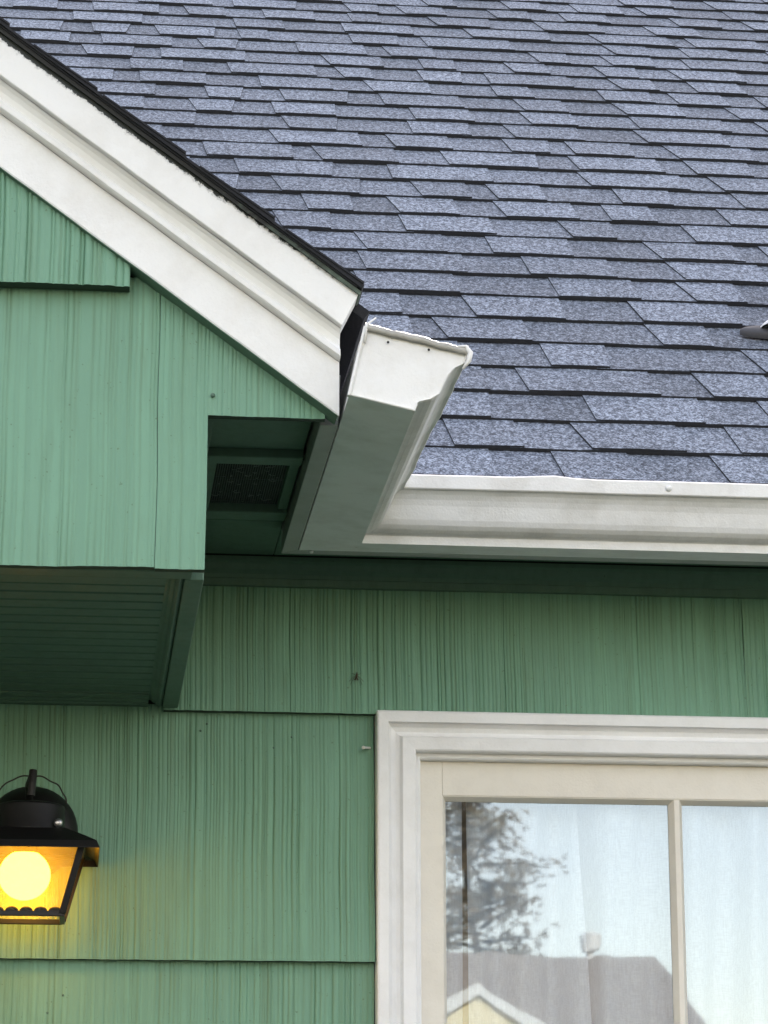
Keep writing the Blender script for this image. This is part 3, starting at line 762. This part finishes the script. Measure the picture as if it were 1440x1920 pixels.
# neck under the arm, drum, finial
zt = 2.085
m = MB(); m.lathe((LX, LY, zt-.004), [(.0, .0), (.050, .0), (.050, .004), (.0485, .006), (.0485, .036), (.0475, .0385), (.044, .040), (.036, .042), (.020, .044), (.0, .045)], 40)
drum = m.obj('drum', BLACKMETAL, LAN); 
for p_ in drum.data.polygons: p_.use_smooth = len(p_.vertices) == 4 and abs(p_.normal.z) < .6
m = MB(); m.tube([(LX+.001, LY, zt+.050), (LX+.002, LY, zt+.067), (LX+.003, LY+.004, zt+.086)], .0056, 10)
m.tube([(LX+.003, LY+.004, zt+.080), (LX-.003, LY+.045, zt+.072), (LX-.002, -.03, zt+.030)], .0055, 10)
m.obj('finial', BLACKMETAL, LAN)
m = MB(); pts = []
for i in range(61):
    a = pi*i/60; rr_ = .049*(1+.012*sin(i*.55)); pts.append((LX+.0005+rr_*cos(a), LY+.02, zt+.042+rr_*.80*sin(a)+.0007*sin(i*.6)))
m.tube(pts, .0011, 6); m.obj('scroll_wire', BLACKMETAL, LAN)
sc = on_y(115, 1543, LY-.035); dome('screw', (sc.x-.004, LY-.036, sc.z), (.35, -1, 0), .0062, STEEL, LAN)
m = MB(); m.lathe((LX, LY, zt), [(.0, 0)]+[(.0, 0)], 4)
# flared square roof
def sq(h, z, cy=LY): return [Vector((LX-h, cy-h, z)), Vector((LX+h, cy-h, z)), Vector((LX+h, cy+h, z)), Vector((LX-h, cy+h, z))]
lev = [sq(.050, 2.0835), sq(.062, 2.0775), sq(.078, 2.0690), sq(.0925, 2.0608), sq(.0970, 2.0505), sq(.0962, 2.0500), sq(.0910, 2.0585), sq(.078, 2.0650)]
vs = [v for q in lev for v in q]
fs = [(j*4+k, j*4+(k+1) % 4, (j+1)*4+(k+1) % 4, (j+1)*4+k) for j in range(7) for k in range(4)]+[(0, 1, 2, 3), (31, 30, 29, 28)]
mesh('lantern_roof', vs, [tuple(reversed(f)) for f in fs], BLACKMETAL, LAN, bevel=.0012)
# cage
TH, BH, TZ, BZ = .0735, .0485, 2.0600, 1.9665
tp_ = sq(TH, TZ); bt_ = sq(BH, BZ)
def bar(a, b, w_, nrm1, nrm2, nm='cage_bar', mat=BLACKMETAL):
    vs = [a-nrm1*w_-nrm2*w_, a+nrm1*w_-nrm2*w_, a+nrm1*w_+nrm2*w_, a-nrm1*w_+nrm2*w_]
    vs += [v+(b-a) for v in vs]
    return mesh(nm, vs, [(3, 2, 1, 0), (4, 5, 6, 7), (0, 1, 5, 4), (1, 2, 6, 5), (2, 3, 7, 6), (3, 0, 4, 7)], mat, LAN, bevel=.0008)
X_, Y_, Z_ = Vector((1, 0, 0)), Vector((0, 1, 0)), Vector((0, 0, 1))
for k in range(4): bar(bt_[k], tp_[k], .0048, X_, Y_)
for k in range(4):
    a_, b_ = bt_[k], bt_[(k+1) % 4]; bar(a_, b_, .0036, (b_-a_).normalized().cross(Z_), Z_, 'bottom_bar')
    a_, b_ = tp_[k], tp_[(k+1) % 4]; bar(a_, b_, .0030, (b_-a_).normalized().cross(Z_), Z_, 'top_bar')
for k in (0, 1, 3):
    m = MB(); a_, b_ = bt_[k], bt_[(k+1) % 4]; dd = b_-a_; nn_ = 5; out = Z_.cross(dd).normalized()*-1
    for i in range(nn_):
        c = a_+dd*((i+.5)/nn_)+Vector((0, 0, .0030)); ax = dd.normalized(); rr_ = dd.length/nn_*.5*.93
        pts = [c+ax*rr_*cos(pi*q_/10)+Z_*rr_*.72*sin(pi*q_/10) for q_ in range(11)]
        th_ = dd.normalized().cross(Z_)*.0012
        m.add([p+th_ for p in pts]+[p-th_ for p in pts], [tuple(range(11)), tuple(range(21, 10, -1))]+[(q_, q_+11, q_+12, q_+1) for q_ in range(10)])
    m.obj('scalloped_edge', BLACKMETAL, LAN)
k = NT('seeded_amber_glass'); k.n.remove(k.b)
tr_ = k.N('ShaderNodeBsdfTransparent'); tr_.inputs[0].default_value = (1, .93, .78, 1)
tl_ = k.N('ShaderNodeBsdfTranslucent'); tl_.inputs[0].default_value = (1.0, .88, .68, 1)
df_ = k.N('ShaderNodeBsdfGlossy'); df_.inputs['Roughness'].default_value = .15
bp = k.N('ShaderNodeBump'); bp.inputs['Distance'].default_value = .002; k.l.new(k.noise(120, 3, .6), bp.inputs['Height'])
k.l.new(bp.outputs[0], df_.inputs['Normal']); k.l.new(bp.outputs[0], tl_.inputs['Normal'])
m1 = k.N('ShaderNodeMixShader'); m1.inputs[0].default_value = .22; k.l.new(tr_.outputs[0], m1.inputs[1]); k.l.new(tl_.outputs[0], m1.inputs[2])
m2 = k.N('ShaderNodeMixShader'); m2.inputs[0].default_value = .05; k.l.new(m1.outputs[0], m2.inputs[1]); k.l.new(df_.outputs[0], m2.inputs[2])
k.l.new(m2.outputs[0], k.out.inputs[0]); AMBER = k.m
for k_ in range(4):
    a_, b_, c_, d_ = bt_[k_], bt_[(k_+1) % 4], tp_[(k_+1) % 4], tp_[k_]
    ce = (a_+b_+c_+d_)/4; f_ = lambda p: ce+(p-ce)*.985
    mesh('glass_pane', [f_(a_), f_(b_), f_(c_), f_(d_)], [(0, 1, 2, 3)], AMBER, LAN)
k = NT('glowing_bulb'); k.n.remove(k.b); em = k.N('ShaderNodeEmission'); em.inputs[0].default_value = (1, .46, .026, 1); em.inputs[1].default_value = 6.0
k.l.new(em.outputs[0], k.out.inputs[0]); BULB = k.m
m = MB(); bc = on_y(46, 1641, LY); bz = bc.z
pr = [(.0, -.0345)]+[(.0355*cos(a), .0345*sin(a)) for a in [radians(q_) for q_ in range(-80, 51, 10)]]+[(.0180, .0300)]
m.lathe((bc.x, LY, bz), pr, 32); m.obj('bulb', BULB, LAN, smooth=True)
m = MB(); m.lathe((bc.x, LY, bz), [(.0178, .0300), (.0185, .034), (.0185, .056), (.0, .056)], 24); m.obj('socket', BLACKMETAL, LAN)

# ------------------------------------------------------------------ small insect on the siding
pi_ = on_y(668, 1271, -.024)
INS = thing('insect', pi_, 'tiny brown crane fly resting on the green siding above the window corner', 'insect')
m = MB(); m.tube([pi_+Vector((.001, -.001, .008)), pi_+Vector((.0005, -.003, .004)), pi_+Vector((0, -.003, 0)), pi_+Vector((-.001, -.001, -.003))], [.0006, .0016, .0012, .0004], 7)
m.obj('body', INSECT, INS, smooth=True)
for sx in (-1, 1):
    m = MB(); a_ = pi_+Vector((0, -.0022, .003)); b_ = pi_+Vector((sx*.0035, -.001, -.003)); c_ = pi_+Vector((sx*.0012, -.001, -.004))
    m.add([a_, b_, c_, a_+Vector((0, .0003, 0)), b_+Vector((0, .0003, 0)), c_+Vector((0, .0003, 0))], [(0, 1, 2), (5, 4, 3), (0, 3, 4, 1), (1, 4, 5, 2), (2, 5, 3, 0)]); m.obj('wing', INSECT, INS)
    m = MB()
    for dx, dz in ((.0085, -.010), (.0105, -.0055), (.0065, .007)):
        m.tube([a_, pi_+Vector((sx*dx*.5, -.003, dz*.35+.002)), pi_+Vector((sx*dx, 0, dz))], .0003, 4)
    m.obj('legs', INSECT, INS)

# ------------------------------------------------------------------ across the street: what the window mirrors, and added sky-blocking conifers
def mir(x, y, D):                                                     # seen in the glass at a pixel, standing D metres out
    p = on_y(x, y, D); return Vector((p.x, 2*GY-p.y, p.z))
ND = 30.0
cream = simple('cream_siding', (.86, .76, .50), .7, var=.04); brown = NT('brown_shingles')
brown.base(brown.ramp(brown.noise(6, 5, .7), ((.3, (.26, .22, .195)), (.7, (.38, .33, .29))))); brown.rough(.9)
NB = thing('neighbour_house', (5, -30, 0), 'cream gabled house with brown roof mirrored in the window', 'house')
ap = mir(893, 1843, ND); rx = mir(1225, 1803, ND+4.2).x; rl = mir(700, 1786, ND+4.2); rr2 = mir(1225, 1803, ND+4.2)
yf = ap.y; yb = rl.y; rzh = rl.z
eave = 2.9
mesh('wall', boxv(-6, rx+.6, yb-4, yf-1.0, 0, eave), QF, cream, NB)
mesh('wall', [(ap.x-2.6, yf-.04, 0), (ap.x+2.6, yf-.04, 0), (ap.x+2.6, yf-.04, ap.z-2.6*.55-.12), (ap.x, yf-.04, ap.z-.12), (ap.x-2.6, yf-.04, ap.z-2.6*.55-.12),
              (ap.x-2.6, yf-1.2, 0), (ap.x+2.6, yf-1.2, 0), (ap.x+2.6, yf-1.2, ap.z-2.6*.55-.12), (ap.x, yf-1.2, ap.z-.12), (ap.x-2.6, yf-1.2, ap.z-2.6*.55-.12)],
     [(4, 3, 2, 1, 0), (5, 6, 7, 8, 9), (1, 2, 7, 6), (0, 5, 9, 4)], cream, NB)
rx = rr2.x
mesh('roof', [(-7, yf-.7, eave-.05), (rx+1.1, yf-.7, eave-.05), (rx, yb, rzh), (-6, yb, rzh), (rx+1.1, yb-4.6, eave-.05), (-7, yb-4.6, eave-.05)], [(0, 1, 2, 3), (3, 2, 4, 5), (1, 4, 2)], brown.m, NB)
for sgn in (-1, 1):
    a_ = ap; e_ = Vector((ap.x+sgn*3.0, yf, ap.z-3.0*.55))
    bkx = Vector((0, -2.8, 0))
    vs = [a_+Vector((0, 0, .02)), e_+Vector((0, 0, .02)), e_+bkx, a_+bkx, a_-Vector((0, 0, .05)), e_-Vector((0, 0, .05)), e_+bkx-Vector((0, 0, .1)), a_+bkx-Vector((0, 0, .1))]
    mesh('porch_slope', vs, QF if sgn > 0 else [tuple(reversed(f)) for f in QF], brown.m, NB)
    vs = [a_+Vector((0, .04, -.02)), e_+Vector((0, .04, -.02)), e_+Vector((0, .04, -.17)), a_+Vector((0, .04, -.17)), a_+Vector((0, 0, -.02)), e_+Vector((0, 0, -.02)), e_+Vector((0, 0, -.17)), a_+Vector((0, 0, -.17))]
    mesh('rake_board', vs, QF, WHITE, NB)
for wx in (-3.5, -.8): box('window', wx, wx+1.2, yf-1.02, yf-.94, .9, 2.2, simple('dark_window_glass', (.03, .04, .05), .1), NB)
box('door', ap.x-.45, ap.x+.45, yf-.26, yf-.2, 0, 2.1, WHITE, NB)
vb = mir(1108, 1800, ND+4.2); vt = mir(1108, 1750, ND+4.2); h = vt.z-vb.z
m = MB(); m.lathe((vb.x, vb.y, vb.z-.1), [(.055, 0), (.055, h*.52+.1), (.06, h*.55+.1)], 20); m.lathe((vb.x, vb.y, vb.z), [(.05, h*.36), (.125, h*.38), (.13, h*.85), (.09, h*.97), (0, h)], 20)
m.obj('chimney', PVC, NB)

bark = simple('pine_bark', (.07, .055, .04), .9); leaf = NT('pine_needles')
leaf.base(leaf.ramp(leaf.noise(3, 3, .6), ((.3, (.17, .13, .08)), (.7, (.36, .27, .17))))); leaf.rough(.8)
def pine(base, H, W, seed, label, lowest=.25, dens=1.0, leaf_=1.0, line=None):
    r = random.Random(seed); base = Vector(base)
    t = None if line is not None else thing('pine_tree', base, label, 'tree', 'trees across the street')
    m = MB(); pts = [base+Vector((r.uniform(-.05, .05)*i, 0, H*i/10)) for i in range(11)]
    m.tube(pts, [W*.045*(1-i/11) + .02 for i in range(11)], 8)
    cv_ = []; z = H*lowest
    cr = MB()
    while z < H*.98:
        f = 1-(z-H*lowest)/(H*(1-lowest)); ln = W*(.25+.75*f**.8)*r.uniform(.55, 1.1); a = r.uniform(0, 2*pi)
        tip = base+Vector((cos(a)*ln, sin(a)*ln, z+r.uniform(-.05, .25)*ln)); root = base+Vector((0, 0, z))
        m.tube([root, root.lerp(tip, .6)+Vector((0, 0, .05*ln)), tip], [.035+.02*f, .025, .008], 5, cap=False)
        for i in range(int(60*dens*ln/2)+16):
            q_ = r.uniform(.25, 1.03); c = root.lerp(tip, q_)+Vector((r.gauss(0, .20), r.gauss(0, .20), r.gauss(.02, .14)))
            for j in range(5 if leaf_ > .7 else 14):
                d1 = Vector((r.gauss(0, 1), r.gauss(0, 1), r.gauss(0, .7))).normalized()*r.uniform(.06, .14)*leaf_; d2 = Vector((r.gauss(0, 1), r.gauss(0, 1), r.gauss(0, 1))).normalized()*.028*leaf_
                cr.add([c, c+d1+d2, c+d1-d2], [(0, 1, 2)])
        z += H*.0105/dens*r.uniform(.6, 1.4)
    if line is not None: line.add(m.v, m.f, 1); line.add(cr.v, cr.f, 0); return
    m.obj('trunk', bark, t); cr.obj('crown', leaf.m, t)
b = mir(902, 1800, 46)
pine((b.x, b.y, 0), 15.5, 1.9, 3, 'tall dark pine behind the cream house, mirrored in the left window pane', .22, 1.3, .6)
b = mir(850, 1800, 49)
pine((b.x-.2, b.y-1, 0), 13.0, 1.6, 7, 'slimmer pine left of the tall one, mirrored at the window frame', .3, .8, .75)
sides = ('left', 'right'); LINE = MB()  # unseen conifers added to block low sky and darken the wall under the eave
for i, (x, y, H, W) in enumerate(((-6, -50, 27, 6), (-15, -42, 25, 6.5), (-24, -38, 28, 7), (-31, -30, 26, 7), (-35, -18, 25, 7), (-39, -6, 26, 7), (23, -48, 25, 5.6), (29, -38, 26, 6.5), (34, -28, 27, 7), (37, -16, 25, 7), (40, -5, 26, 7))):
    pine((x, y, 0), H, W, 40+i, line=LINE, label= 'added light-blocking pine of the unseen row %s of the cream house across the street' % sides[x > 0], lowest=.05, dens=.62, leaf_=4.0)

tag(LINE.obj('sky_block_pines', [leaf.m, bark]), 'unseen belt of tall conifers added to block low sky light on both sides of the cream house across the street', 'added trees', kind='stuff')
